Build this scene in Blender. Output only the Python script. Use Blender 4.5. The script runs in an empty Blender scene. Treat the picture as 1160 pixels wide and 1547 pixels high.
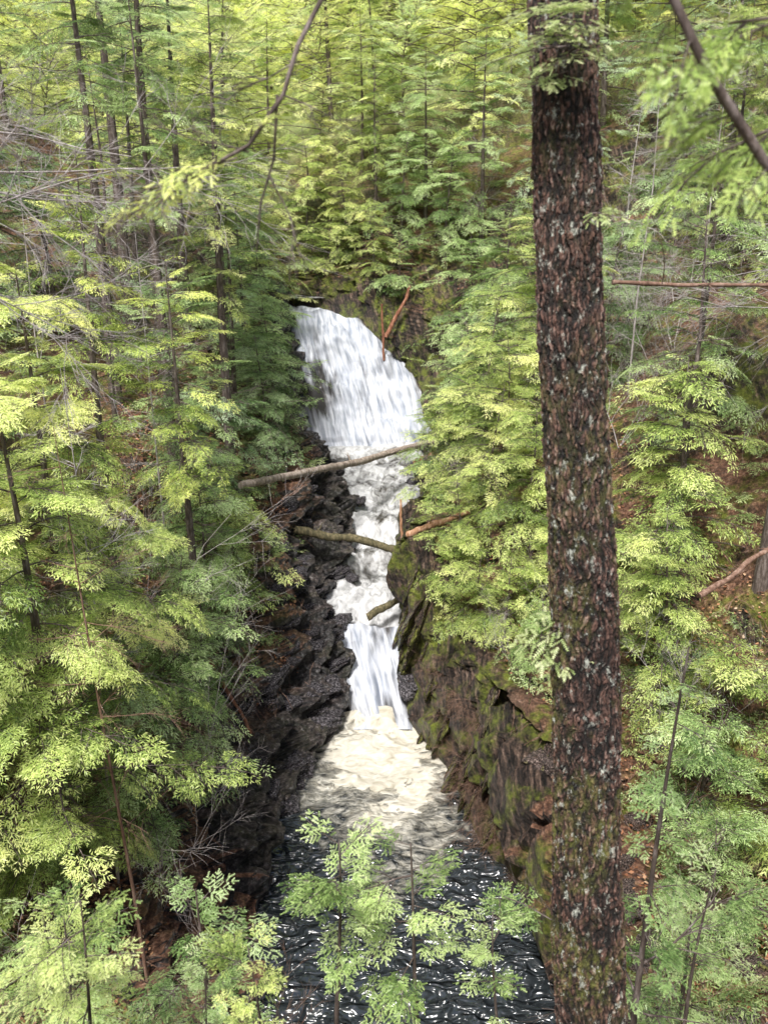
import bpy, math, random
import numpy as np
from mathutils import Vector
random.seed(7)
RNG=np.random.default_rng(7)
scene=bpy.context.scene
COL=scene.collection

# ------------------------------------------------------------------ noise
def _h(ix,iy,iz,seed):
    n=(ix.astype(np.int64)*374761393+iy.astype(np.int64)*668265263+iz.astype(np.int64)*2147483647+seed*1274126177)&0xffffffff
    n=((n^(n>>13))*1274126177)&0xffffffff
    n=((n^(n>>16))*2246822519)&0xffffffff
    n=n^(n>>15)
    return (n&0xffffff)/float(0xffffff)
def vnoise(P,seed=0):
    P=np.asarray(P,float); I=np.floor(P); f=P-I; I=I.astype(np.int64); f=f*f*(3-2*f)
    x,y,z=I[:,0],I[:,1],I[:,2]; r=0
    for a in (0,1):
        for b in (0,1):
            for c in (0,1):
                w=(f[:,0] if a else 1-f[:,0])*(f[:,1] if b else 1-f[:,1])*(f[:,2] if c else 1-f[:,2])
                r=r+w*_h(x+a,y+b,z+c,seed)
    return r*2-1
def fbm(P,oct=4,seed=0):
    r=0;a=1.;s=0
    P=np.asarray(P,float)
    for i in range(oct):
        r=r+a*vnoise(P*(2.03**i)+i*17.3,seed+i); s+=a; a*=.5
    return r/s
def worley(P,seed=0):
    P=np.asarray(P,float); I=np.floor(P).astype(np.int64)
    F1=np.full(len(P),9.);F2=np.full(len(P),9.);ID=np.zeros(len(P))
    for a in (-1,0,1):
        for b in (-1,0,1):
            for c in (-1,0,1):
                x,y,z=I[:,0]+a,I[:,1]+b,I[:,2]+c
                h1=_h(x,y,z,seed);h2=_h(x,y,z,seed+11);h3=_h(x,y,z,seed+23)
                d=np.sqrt((x+h1-P[:,0])**2+(y+h2-P[:,1])**2+(z+h3-P[:,2])**2)
                m=d<F1
                F2=np.where(m,F1,np.minimum(F2,d)); ID=np.where(m,_h(x,y,z,seed+37),ID); F1=np.where(m,d,F1)
    return F1,F2,ID
# ------------------------------------------------------------------ mesh helpers
def make_mesh(name,V,F,mats,smooth=False,attrs=None):
    me=bpy.data.meshes.new(name)
    V=np.asarray(V,np.float32);F=np.asarray(F,np.int32)
    me.vertices.add(len(V));me.vertices.foreach_set('co',V.ravel())
    k=F.shape[1];M=len(F)
    me.loops.add(M*k);me.loops.foreach_set('vertex_index',F.ravel())
    me.polygons.add(M);me.polygons.foreach_set('loop_start',np.arange(M,dtype=np.int32)*k)
    me.polygons.foreach_set('use_smooth',np.full(M,smooth))
    me.update(calc_edges=True)
    if attrs:
        for n,a in attrs.items():
            at=me.attributes.new(n,'FLOAT','POINT');at.data.foreach_set('value',np.asarray(a,np.float32))
    for m in (mats if isinstance(mats,(list,tuple)) else [mats]): me.materials.append(m)
    return me
def add(name,data,parent=None,**props):
    o=bpy.data.objects.new(name,data);COL.objects.link(o)
    if parent: o.parent=parent
    for k,v in props.items(): o[k]=v
    return o
class MB:
    def __init__(s): s.V=[];s.F=[];s.n=0
    def add(s,V,F):
        s.V.append(V);s.F.append(F+s.n);s.n+=len(V)
    def get(s): return np.concatenate(s.V),np.concatenate(s.F)
def tube(P,R,k=6):
    P=np.asarray(P,float);R=np.asarray(R,float);n=len(P)
    T=np.gradient(P,axis=0);T/=np.linalg.norm(T,axis=1)[:,None]+1e-9
    ref=np.array([0,0,1.]) if abs(T[:,2]).mean()<.8 else np.array([1.,0,0])
    A=np.cross(T,ref);A/=np.linalg.norm(A,axis=1)[:,None]+1e-9
    B=np.cross(T,A)
    th=np.arange(k)/k*2*np.pi
    V=P[:,None,:]+R[:,None,None]*(np.cos(th)[None,:,None]*A[:,None,:]+np.sin(th)[None,:,None]*B[:,None,:])
    i=np.arange(n-1)[:,None]*k;j=np.arange(k)[None,:];j2=(j+1)%k
    F=np.stack([i+j,i+j2,i+k+j2,i+k+j],-1).reshape(-1,4)
    return V.reshape(-1,3),F
# ------------------------------------------------------------------ materials
def newmat(name):
    m=bpy.data.materials.new(name);m.use_nodes=True;nt=m.node_tree;nt.nodes.clear()
    out=nt.nodes.new('ShaderNodeOutputMaterial');b=nt.nodes.new('ShaderNodeBsdfPrincipled')
    nt.links.new(b.outputs[0],out.inputs[0]);return m,nt,b,out
def coords(nt,scale=(1,1,1),rot=(0,0,0)):
    t=nt.nodes.new('ShaderNodeTexCoord');o=t.outputs['Object']
    if rot!=(0,0,0):
        m0=nt.nodes.new('ShaderNodeMapping');m0.inputs['Rotation'].default_value=rot;nt.links.new(o,m0.inputs[0]);o=m0.outputs[0]
    mp=nt.nodes.new('ShaderNodeMapping')
    mp.inputs['Scale'].default_value=scale
    nt.links.new(o,mp.inputs[0]);return mp.outputs[0]
def noise(nt,v,scale,detail=5,rough=.6,dist=0):
    n=nt.nodes.new('ShaderNodeTexNoise');n.inputs['Scale'].default_value=scale;n.inputs['Detail'].default_value=detail
    n.inputs['Roughness'].default_value=rough;n.inputs['Distortion'].default_value=dist
    nt.links.new(v,n.inputs['Vector']);return n.outputs['Fac']
def ramp(nt,f,stops):
    r=nt.nodes.new('ShaderNodeValToRGB');e=r.color_ramp.elements
    while len(e)<len(stops): e.new(.5)
    for i,(p,c) in enumerate(stops):
        e[i].position=p;e[i].color=(c,c,c,1) if isinstance(c,(int,float)) else (*c,1)
    nt.links.new(f,r.inputs[0]);return r.outputs[0]
def mix(nt,f,a,b,mode='MIX'):
    n=nt.nodes.new('ShaderNodeMix');n.data_type='RGBA';n.blend_type=mode
    for sock,val in ((n.inputs[0],f),(n.inputs[6],a),(n.inputs[7],b)):
        if hasattr(val,'is_linked') : nt.links.new(val,sock)
        else: sock.default_value=val if isinstance(val,(int,float)) else (*val,1)
    return n.outputs[2]
def math_(nt,op,a,b=0,clamp=False):
    n=nt.nodes.new('ShaderNodeMath');n.operation=op;n.use_clamp=clamp
    for i,val in enumerate((a,b)):
        if hasattr(val,'is_linked'): nt.links.new(val,n.inputs[i])
        else: n.inputs[i].default_value=val
    return n.outputs[0]
def attr(nt,name):
    a=nt.nodes.new('ShaderNodeAttribute');a.attribute_name=name;return a.outputs['Fac']
def bump(nt,b,h,strength=.5,dist=.05):
    n=nt.nodes.new('ShaderNodeBump');n.inputs['Strength'].default_value=strength;n.inputs['Distance'].default_value=dist
    nt.links.new(h,n.inputs['Height']);nt.links.new(n.outputs[0],b.inputs['Normal'])

def foliage_mat(name,stops):
    m,nt,b,out=newmat(name)
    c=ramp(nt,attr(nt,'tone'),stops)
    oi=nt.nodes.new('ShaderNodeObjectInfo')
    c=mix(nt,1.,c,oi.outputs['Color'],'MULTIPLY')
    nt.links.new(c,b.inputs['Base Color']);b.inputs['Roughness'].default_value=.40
    b.inputs['Specular IOR Level'].default_value=.5
    tr=nt.nodes.new('ShaderNodeBsdfTranslucent');nt.links.new(c,tr.inputs[0])
    ms=nt.nodes.new('ShaderNodeMixShader');ms.inputs[0].default_value=.40
    nt.links.new(b.outputs[0],ms.inputs[1]);nt.links.new(tr.outputs[0],ms.inputs[2]);nt.links.new(ms.outputs[0],out.inputs[0])
    return m
M_LEAF=foliage_mat('hemlock_needles',[(0,(.045,.08,.028)),(.30,(.17,.26,.08)),(.64,(.52,.64,.25)),(1,(.90,.94,.54))])  # dark end paints crown shadow, bright end sunlit sprays, over needle green

def bark_small(name,c0,c1,c2):
    m,nt,b,out=newmat(name)
    v=coords(nt,(1,1,.25));n=noise(nt,v,14,6,.7)
    c=ramp(nt,n,[(.3,c0),(.5,c1),(.68,c2)])
    nt.links.new(c,b.inputs['Base Color']);b.inputs['Roughness'].default_value=.85
    bump(nt,b,n,.8,.03);return m
M_BARK=bark_small('dark_bark',(.035,.026,.022),(.12,.09,.075),(.32,.27,.25))
M_PALE=bark_small('weathered_twig',(.20,.17,.16),(.46,.41,.39),(.72,.67,.65))
M_BROWN=bark_small('brown_twig',(.08,.04,.025),(.24,.14,.095),(.44,.31,.24))
M_LOG=bark_small('bare_log',(.16,.08,.04),(.42,.22,.12),(.66,.46,.33))
M_GREYLOG=bark_small('grey_log',(.10,.075,.06),(.33,.26,.21),(.60,.52,.45))
M_MOSSLOG=bark_small('mossy_log',(.03,.028,.012),(.10,.085,.04),(.26,.21,.12))
M_REDLOG=bark_small('red_log',(.08,.03,.02),(.28,.11,.06),(.5,.28,.18))

def rock_mat(name,moss=.5,tint=(1,1,1),redk=.5):
    m,nt,b,out=newmat(name)
    v=coords(nt)
    n1=noise(nt,v,2.2,8,.7);n2=noise(nt,v,9,6,.7);n3=noise(nt,v,.9,4,.6,.5)
    c=ramp(nt,n2,[(.36,(.010,.009,.010)),(.49,(.05,.045,.044)),(.59,(.19,.17,.165)),(.71,(.66,.62,.60))])
    c=mix(nt,1.,c,tint,'MULTIPLY')
    red=mix(nt,ramp(nt,n1,[(.54,0.),(.70,redk)]),c,(.22,.11,.07))
    g=ramp(nt,n3,[(.62-.25*moss,0.),(.72-.25*moss,.8)])
    gm=math_(nt,'MULTIPLY',g,ramp(nt,n2,[(.4,.2),(.6,1.)]))
    mc=ramp(nt,n2,[(.35,(.04,.055,.010)),(.65,(.36,.40,.06))])
    c=mix(nt,gm,red,mc)
    nt.links.new(c,b.inputs['Base Color']);b.inputs['Roughness'].default_value=.25
    bump(nt,b,n2,1.,.08);return m
M_ROCK=rock_mat('wet_rock',0.,(.95,.96,1.06),.12)
M_ROCKM=rock_mat('mossy_rock',.6,(.80,.62,.53))
M_ROCKP=rock_mat('pale_rock',.2,(1.6,1.35,1.22))

# ground
m,nt,b,out=newmat('forest_floor');M_GROUND=m
v=coords(nt);nA=noise(nt,v,11,8,.75);nB=noise(nt,v,1.1,5,.6,.4);nC=noise(nt,v,3.5,6,.7)
vs=coords(nt,(8,1.3,1.3),(0,math.radians(22),math.radians(15)))
st=noise(nt,vs,1.4,7,.7,.3)
litter=ramp(nt,nA,[(.3,(.035,.02,.014)),(.47,(.14,.07,.045)),(.58,(.36,.19,.12)),(.72,(.62,.48,.37))])
rs_=math_(nt,'ADD',math_(nt,'MULTIPLY',st,.62),math_(nt,'MULTIPLY',nA,.38))
warm=ramp(nt,rs_,[(.43,(.009,.007,.006)),(.50,(.05,.036,.029)),(.57,(.16,.105,.078)),(.67,(.50,.37,.29))])
cool=ramp(nt,nA,[(.38,(.009,.009,.010)),(.50,(.045,.043,.044)),(.60,(.15,.145,.145)),(.70,(.55,.54,.54))])
rockc=mix(nt,attr(nt,'moss'),cool,warm)
mossc=ramp(nt,nA,[(.3,(.05,.07,.014)),(.55,(.22,.26,.035)),(.75,(.46,.50,.09))])
geo=nt.nodes.new('ShaderNodeNewGeometry');sx=nt.nodes.new('ShaderNodeSeparateXYZ');nt.links.new(geo.outputs['Normal'],sx.inputs[0])
slope=ramp(nt,math_(nt,'ADD',sx.outputs[2],math_(nt,'MULTIPLY',math_(nt,'SUBTRACT',nC,.5),.5)),[(.5,1.),(.68,0.)])
rk=math_(nt,'ADD',slope,attr(nt,'rock'),True)
c=mix(nt,rk,litter,rockc)
mf=math_(nt,'MULTIPLY',ramp(nt,nB,[(.45,0.),(.55,.9)]),ramp(nt,nC,[(.42,.05),(.58,1.)]))
c=mix(nt,math_(nt,'MULTIPLY',mf,attr(nt,'moss')),c,mossc)
farc=ramp(nt,nA,[(.3,(.12,.17,.06)),(.6,(.40,.46,.2)),(.75,(.6,.62,.34))])  # pale green for distant ground, haze painted into the colour
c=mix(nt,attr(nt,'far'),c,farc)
nt.links.new(c,b.inputs['Base Color']);b.inputs['Roughness'].default_value=.45
bump(nt,b,math_(nt,'ADD',nA,st),1.,.10)

# water
def water_mat(name,foamc,shade,stretch,sc,dark=(.02,.017,.010),thr=1.0,con=5.5,bd=.1,ior=1.33,det=6,rot=(0,0,0),dist=.5,fs=2.1,wsc=4.,wdet=4,r0=.10,fd=4):
    m,nt,b,out=newmat(name)
    v=coords(nt,stretch,rot)
    n1=noise(nt,v,sc,det,.6,dist);n2=noise(nt,v,sc*fs,fd,.55,dist)
    f=attr(nt,'foam')
    s=math_(nt,'ADD',math_(nt,'MULTIPLY',n1,.75),math_(nt,'MULTIPLY',n2,.25))
    k=math_(nt,'ADD',math_(nt,'MULTIPLY',math_(nt,'SUBTRACT',s,.5),con),math_(nt,'MULTIPLY',math_(nt,'SUBTRACT',f,.5),2.4*thr))
    k=math_(nt,'ADD',k,.5,True)
    fc=ramp(nt,n2,[(.30,shade),(.68,foamc)])  # shade in the foam's crevices, painted into its colour by noise
    c=mix(nt,k,dark,fc)
    nt.links.new(c,b.inputs['Base Color'])
    r=ramp(nt,k,[(0,r0),(1,.8)]);nt.links.new(r,b.inputs['Roughness'])
    b.inputs['IOR'].default_value=ior;b.inputs['Specular IOR Level'].default_value=.6
    v2=coords(nt,(1,1.7,1));w=noise(nt,v2,wsc,wdet,.5,.8)
    flat=math_(nt,'MULTIPLY',w,math_(nt,'SUBTRACT',1.1,k))
    h=math_(nt,'ADD',flat,math_(nt,'MULTIPLY',k,.1))
    bump(nt,b,h,1.,bd)
    return m
M_POOL=water_mat('pool_water',(.70,.67,.58),(.40,.36,.27),(1,1.5,1),1.7,(.030,.036,.040),1.,4.2,.26,1.7,9,(0,0,0),1.5,1.7,3.2,1.,.20,3)
M_FALL=water_mat('falling_water',(.74,.76,.81),(.27,.30,.36),(3.6,.5,.45),1.15,(.07,.065,.062),.85,3.8,.04,1.33,5,(0,math.radians(17),0))
M_RAPID=water_mat('rapid_water',(.68,.68,.68),(.28,.28,.28),(1.5,.8,1),1.6,(.05,.042,.032),.88,4.8,.08,1.5,6,(0,0,0),1.)

# ------------------------------------------------------------------ gorge layout (metres)
ST=np.array([ # y, left edge, right edge, water level
 (-60,-2.6,3.,0),(7,-2.6,3.,0),(10,-2.15,2.8,0),(12.7,-2.15,2.4,0),(14.2,-2.2,1.9,0),(15.5,-2.1,1.6,0),(16.6,-1.75,1.3,0),(17.6,-1.25,.85,.02),(18.1,-1.0,.55,.2),
 (18.8,-.95,.42,1.0),(19.4,-1.15,.38,1.55),(20.2,-1.55,.5,1.72),(21.4,-1.5,.65,1.85),(22.3,-1.2,.5,2.0),(23.4,-1.0,.38,2.2),(24.5,-1.25,.45,2.42),(25.8,-1.0,.75,2.65),(28.5,-1.8,1.4,2.92),(30.3,-2.6,1.65,3.03),
 (31.4,-3.0,1.8,3.2),(33,-3.15,1.3,5.1),(34,-3.3,.1,6.45),(35,-3.7,-1.1,7.8),(36,-4.5,-2.2,7.95),(37.5,-8,-5,8.0),(40,-14,-11,8.6),(50,-16,-13,11.5),(80,-16,-13,21),(110,-16,-13,31),(160,-16,-13,40),(320,-16,-13,42)])
def xl(y): return np.interp(y,ST[:,0],ST[:,1])
def xr(y): return np.interp(y,ST[:,0],ST[:,2])
def wz(y): return np.interp(y,ST[:,0],ST[:,3])
PLd=[0,.12,.45,.5,1.0,1.06,2,4,8,15,30,60,150];PLh=[-.5,.4,.55,1.0,1.15,1.7,2.6,4.3,7.3,11.5,18,25,30]
PRd=[0,.08,.25,.6,1.1,2,5,9,16,30,60,150];PRh=[-.5,1.2,2.1,2.6,2.8,3.1,5.6,9.0,13.5,20,27,32]
PUd=[0,.1,.5,2,5,9,16,30,60,150];PUh=[-.5,.5,1.0,2.0,4.3,7.5,12,19,26,31]
def near(y): return np.where(y<.8,10.3+np.clip(-y,0,40)*.05,10.3-1.35*(y-.8))
def side_h(x,y):
    dl=xl(y)-x;dr=x-xr(y)
    hl=np.interp(dl,PLd,PLh);hr=np.interp(dr,PRd,PRh);hu=np.interp(dr,PUd,PUh)
    w=np.clip((y-20.3)/2.,0,1);hr=hr*(1-w)+hu*w
    up=np.clip((y-33)/5,0,1)
    hl=hl*(1-.45*up);hr=hr*(1-.4*up)
    ease=np.clip((14.5-y)/4,0,1);hr=hr*(1-.25*ease)
    bedh=-.5-.8*np.clip((y-31)/.6,0,1)*np.clip((36-y),0,1)
    h=np.where(dl>0,hl,np.where(dr>0,hr,bedh))
    return h,dl,dr
def ground(x,y):
    x=np.asarray(x,float);y=np.asarray(y,float)
    h,dl,dr=side_h(x,y)
    z=wz(y)+h
    nz=near(y)
    z=np.where(y<12,np.maximum(z,nz),z)
    d=np.maximum(dl,dr)
    P=np.stack([x*.35,y*.35,x*0],-1).reshape(-1,3)
    n=fbm(P,4,3).reshape(x.shape)
    return z+n*np.clip(d*.25,0,.9)*np.where(y<9,.35,1)
ys=np.concatenate([np.linspace(-60,0,14),np.linspace(0,8,41)[1:],np.arange(8.1,36.5,.07),np.linspace(36.7,60,70),np.linspace(61,140,50),np.linspace(145,320,20)])
ds=np.concatenate([np.linspace(0,.36,46),np.linspace(.38,1.2,34),np.linspace(1.25,4,60),np.geomspace(4.1,220,60)])
left=-ds[::-1];bed=np.linspace(0,1,10)[1:-1]
Y,_=np.meshgrid(ys,np.zeros(len(ds)*2+8),indexing='ij')
X=np.concatenate([xl(ys)[:,None]+left[None,:],xl(ys)[:,None]+(xr(ys)-xl(ys))[:,None]*bed[None,:],xr(ys)[:,None]+ds[None,:]],1)
Z=ground(X,Y)
side=np.concatenate([-np.ones(len(ds)),np.zeros(8),np.ones(len(ds))])[None,:]*np.ones_like(X)
D=np.concatenate([ds[::-1],np.zeros(8),ds])[None,:]*np.ones_like(X)
P=np.stack([X,Y,Z],-1).reshape(-1,3);s=side.ravel();d=D.ravel()
act=(np.clip(1.5-d*.3,0,1))*(P[:,1]>9)*(P[:,1]<40)*(s!=0)*np.clip(d*12,0,1)
q=P@np.array([.86,.42,-.30])/.26+fbm(P*.7,3,5)*.7
qi=np.floor(q)
slab=_h(qi.astype(np.int64),np.floor(P[:,1]/1.9+qi*.37).astype(np.int64),np.floor(P[:,2]/1.9+qi*.61).astype(np.int64),5)
w1,w2,wid=worley(P*np.array([1.9,2.1,4.6]),8)
u1,u2,uid=worley(P*np.array([.9,.8,.6]),9)
offR=(slab-.45)*.8+(uid-.5)*.3-np.clip(.1-(u2-u1),0,1)*1.2+fbm(P*3,4,9)*.10
offL=(wid-.45)*.8-np.clip(.12-(w2-w1),0,1)*1.4+fbm(P*3,4,19)*.10
rockat=np.clip((1.6-d)*1.4,0,1)*(P[:,1]>12.5)*(P[:,1]<36)*(s!=0)*np.where(s>0,1,.9)
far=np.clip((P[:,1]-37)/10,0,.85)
mossat=np.where(s>0,1.,np.clip((d-1.3)*.6,.08,1.))
P[:,0]+=act*np.where(s>0,-offR,offL)
P[:,2]+=act*np.where(s>0,offR*.2,offL*.45)
P[:,1]+=act*fbm(P*1.5,3,29)*.15
P[:,2]+=fbm(P*np.array([2.,2.,2.]),4,41)*.10*(s!=0)
nr,nc=X.shape
i=np.arange(nr-1)[:,None]*nc;j=np.arange(nc-1)[None,:]
F=np.stack([i+j,i+j+1,i+nc+j+1,i+nc+j],-1).reshape(-1,4)
add('terrain',make_mesh('terrain',P,F,M_GROUND,False,{'rock':rockat,'far':far,'moss':mossat}),kind='structure',label='steep rocky forested gorge slopes with brown leaf litter and moss',category='terrain')

# ------------------------------------------------------------------ water sheets
def sheet(name,y0,y1,ny,nx,mat,foamf,dispf,label,over=.22):
    yy=np.linspace(y0,y1,ny);u=np.linspace(0,1,nx)
    Yg,U=np.meshgrid(yy,u,indexing='ij')
    L=xl(yy)[:,None]-over;R=xr(yy)[:,None]+over
    Xg=L+(R-L)*U;Zg=wz(Yg)
    P=np.stack([Xg,Yg,Zg],-1).reshape(-1,3);U=U.ravel()
    foam=foamf(P,U);P=P+dispf(P,U,foam)
    i=np.arange(ny-1)[:,None]*nx;j=np.arange(nx-1)[None,:]
    F=np.stack([i+j,i+j+1,i+nx+j+1,i+nx+j],-1).reshape(-1,4)
    return add(name,make_mesh(name,P,F,mat,True,{'foam':foam}),kind='structure',label=label,category='water')
def edge(U,w=.12): return np.clip(np.minimum(U,1-U)/w,0,1)
def foam_pool(P,U):
    x,y=P[:,0],P[:,1]
    r=np.sqrt(((x-.05)/2.15)**2+((y-17.6)/4.3)**2)
    f=np.clip(1.25-r*1.0,0,1)
    return np.clip(f+fbm(P*np.array([1.3,1.3,0]),4,2)*.5*(f>.0),0,1)
def disp_pool(P,U,f):
    o=np.zeros_like(P);b=np.exp(-((P[:,1]-17.8)/.55)**2)*np.exp(-((P[:,0]+.2)/.75)**2)
    w=fbm(P*np.array([1.7,3.0,0]),3,6);w2=fbm(P*np.array([1.8,2.2,0]),3,7)
    ff=np.clip(f*1.6,0,1)
    o[:,2]=w*.12*(1-ff)+w2*(.08+.28*b)*ff+fbm(P*np.array([1,1.6,0]),2,16)*.08+b*.15;return o
sheet('pool_water',6.,18.2,480,260,M_POOL,foam_pool,disp_pool,'dark rippled plunge pool with cream foam below the falls',.35)
def foam_low(P,U): return np.clip(.74+fbm(P*np.array([2.2,.8,.8]),3,3)*.8,0,1)*(.4+.6*edge(U,.15))
def disp_fall(amp,fx,y0,tilt=0.):
    def g(P,U,f):
        o=np.zeros_like(P);fd=np.clip((P[:,1]-y0)/.45,0.12,1)
        Q=P.copy();Q[:,0]+=.3*Q[:,2]
        n=fbm(Q*np.array([fx,.5,.4]),3,12);m=fbm(Q*np.array([fx*.45,.5,.9]),3,13)
        o[:,1]=-(n*.8+m*1.3)*amp*fd;o[:,2]=(n+m)*amp*fd-.12*(1-edge(U,.12))
        top=np.clip((P[:,1]-33.6)/1.4,0,1);o[:,2]-=tilt*top*(U**1.3+.8*np.clip(.25-U,0,1));return o
    return g
sheet('lower_waterfall',17.8,20.,260,140,M_FALL,foam_low,disp_fall(.24,3.,17.8),'narrow white waterfall pouring between dark rock walls',.12)
def foam_mid(P,U):
    y=P[:,1];b=np.interp(y,[20,21.5,23,26,28,29.5,30.6,31.4],[.85,.85,.76,.72,.56,.48,.72,.9])
    return np.clip(b+fbm(P*np.array([1.2,.9,0]),3,33)*.65,0,1)*(.55+.45*edge(U,.1))
def disp_mid(P,U,f):
    o=np.zeros_like(P);y=P[:,1];a=np.interp(y,[20,22,26,28.5,31],[.18,.2,.18,.07,.09])
    o[:,2]=fbm(P*np.array([1.8,1.4,0]),4,36)*a*1.4+np.sin(y*3.3+fbm(P*.8,2,37)*3)*a*.7;return o
sheet('cascade_water',19.98,31.7,640,160,M_RAPID,foam_mid,disp_mid,'white rapids tumbling over rocks between two falls')
def foam_up(P,U):
    x,y,z=P.T
    f=.72+fbm(P*np.array([1.2,.4,.35]),4,43)*.85
    dk=np.clip(1-np.abs(x+2.4)/1.1,0,1)*np.clip(1-np.abs(z-4.7)/1.4,0,1)
    f=f-dk*.6+np.clip((x+.6),0,1)*np.clip((6-z)/2,0,1)*.5
    return np.clip(f,0,1)*(.45+.55*edge(U,.08))
sheet('upper_waterfall',31.05,36.,420,320,M_FALL,foam_up,disp_fall(.36,1.3,31.05,.55),'broad white waterfall fanning down a rock face',.15)
sheet('upstream_water',35.98,40,60,20,M_RAPID,lambda P,U:P[:,0]*0+.5,lambda P,U,f:P*0,'stream above the falls')

# ------------------------------------------------------------------ rocks
def rock_mesh(seed,mat,n=26,ex=.35,npl=15):
    rg=np.random.default_rng(seed)
    g=np.linspace(-1,1,n);faces=[];V=[];c=0
    A,B=np.meshgrid(g,g,indexing='ij');one=np.ones_like(A)
    for ax in range(3):
        for sg in (-1,1):
            p=[None]*3;p[ax]=one*sg;p[(ax+1)%3]=A;p[(ax+2)%3]=B*sg
            V.append(np.stack(p,-1).reshape(-1,3))
            i=np.arange(n-1)[:,None]*n;j=np.arange(n-1)[None,:]
            faces.append(np.stack([i+j,i+n+j,i+n+j+1,i+j+1],-1).reshape(-1,4)+c);c+=n*n
    V=np.concatenate(V);F=np.concatenate(faces)
    V/=np.linalg.norm(V,axis=1)[:,None]**ex
    for k in range(npl):
        nn=rg.normal(size=3);nn/=np.linalg.norm(nn);dd=rg.uniform(.6,.95)
        o=np.maximum(V@nn-dd,0);V=V-o[:,None]*nn
    N=V/np.linalg.norm(V,axis=1)[:,None]
    lay=np.floor(V[:,2]*4+seed*.3);V[:,:2]*=(1-.2*_h(lay.astype(np.int64),lay.astype(np.int64)*0,lay.astype(np.int64)*0,seed))[:,None]
    V=V+N*(fbm(V*2+seed,3,seed)*.07+fbm(V*7+seed,3,seed+1)*.03)[:,None]
    return make_mesh('rock',V,F,mat,False)
RK=[rock_mesh(100+k,M_ROCK,26,.15,11) for k in range(6)];RM=[rock_mesh(200+k,M_ROCKM) for k in range(6)];RP=[rock_mesh(300+k,M_ROCKP) for k in range(3)]
def rock(me,x,y,z,sx,sy,sz,rot,label,name='rock'):
    o=add(name,me,label=label,category='rock',group='rocks lining the gorge')
    o.location=(x,y,z);o.scale=(sx,sy,sz);o.rotation_euler=rot;return o
r=random.Random(3)
for k in range(130):
    y=r.uniform(14.8,24 if k<105 else 30);dd=r.choice([0,.15,.4,.7,1.1,1.4])+r.uniform(-.1,.15)
    x=float(xl(y))-dd;z=float(wz(y))+float(np.interp(dd,PLd,PLh))-.08
    s=r.uniform(.10,.24)
    rock(RK[k%6],x,y,z,s*1.8,s*1.3,s*.7,(r.uniform(-.15,.25),r.uniform(-.4,.05),r.uniform(-.5,.5)),'dark wet angular rock on the stepped stream bank')
for k in range(74):
    y=13.6+9.2*(k/74)+r.uniform(-.15,.15);dd=r.uniform(-.05,1.0)
    x=float(xr(y))+dd;z=float(wz(y))+float(np.interp(max(dd,.05),PRd,PRh))*r.uniform(.35,.95)-.2
    s=r.uniform(.35,.68)
    rock(RM[k%6],x+.08,y,z,s*.24,s*.95,s*1.5,(r.uniform(-.1,.1),math.radians(17)+r.uniform(-.08,.08),r.uniform(-.45,-.15)),'tilted mossy brown slab of layered rock in the cliff','rock_slab')
for (x,y,dz,s) in [(-.75,26.2,.12,.24),(.9,27.9,.0,.26),(-1.15,24.2,.1,.3),(-.9,22.2,.0,.2),(1.2,29.3,.1,.35),(-1.7,29.0,.1,.35),(-2.8,31.3,.2,.5),(1.8,31.0,.2,.45),(-1.2,20.0,.05,.35),(-2.1,15.2,.1,.4),(-1.9,16.4,.2,.45),(-1.35,18.3,.5,.45),(-1.5,17.6,.3,.45),(.75,18.4,.4,.45),(-1.1,23.4,.05,.3),(.6,24.0,.1,.3)]:
    rock(RK[int(s*100)%6],x,y,float(wz(y))+dz,s*1.2,s,s*.7,(r.uniform(-.3,.3),.2,r.uniform(0,3)),'dark wet boulder breaking the stream surface')
for k in range(60):
    y=r.uniform(6.,13.5);x=float(xr(y))+r.uniform(.3,3.);z=float(ground(x,y))
    s=r.uniform(.12,.36);rock(RP[k%3],x,y,z,s*1.3,s,s*.7,(r.uniform(-.5,.5),r.uniform(-.5,.5),r.uniform(0,3)),'pale pinkish broken rock on the bank slope')

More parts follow.
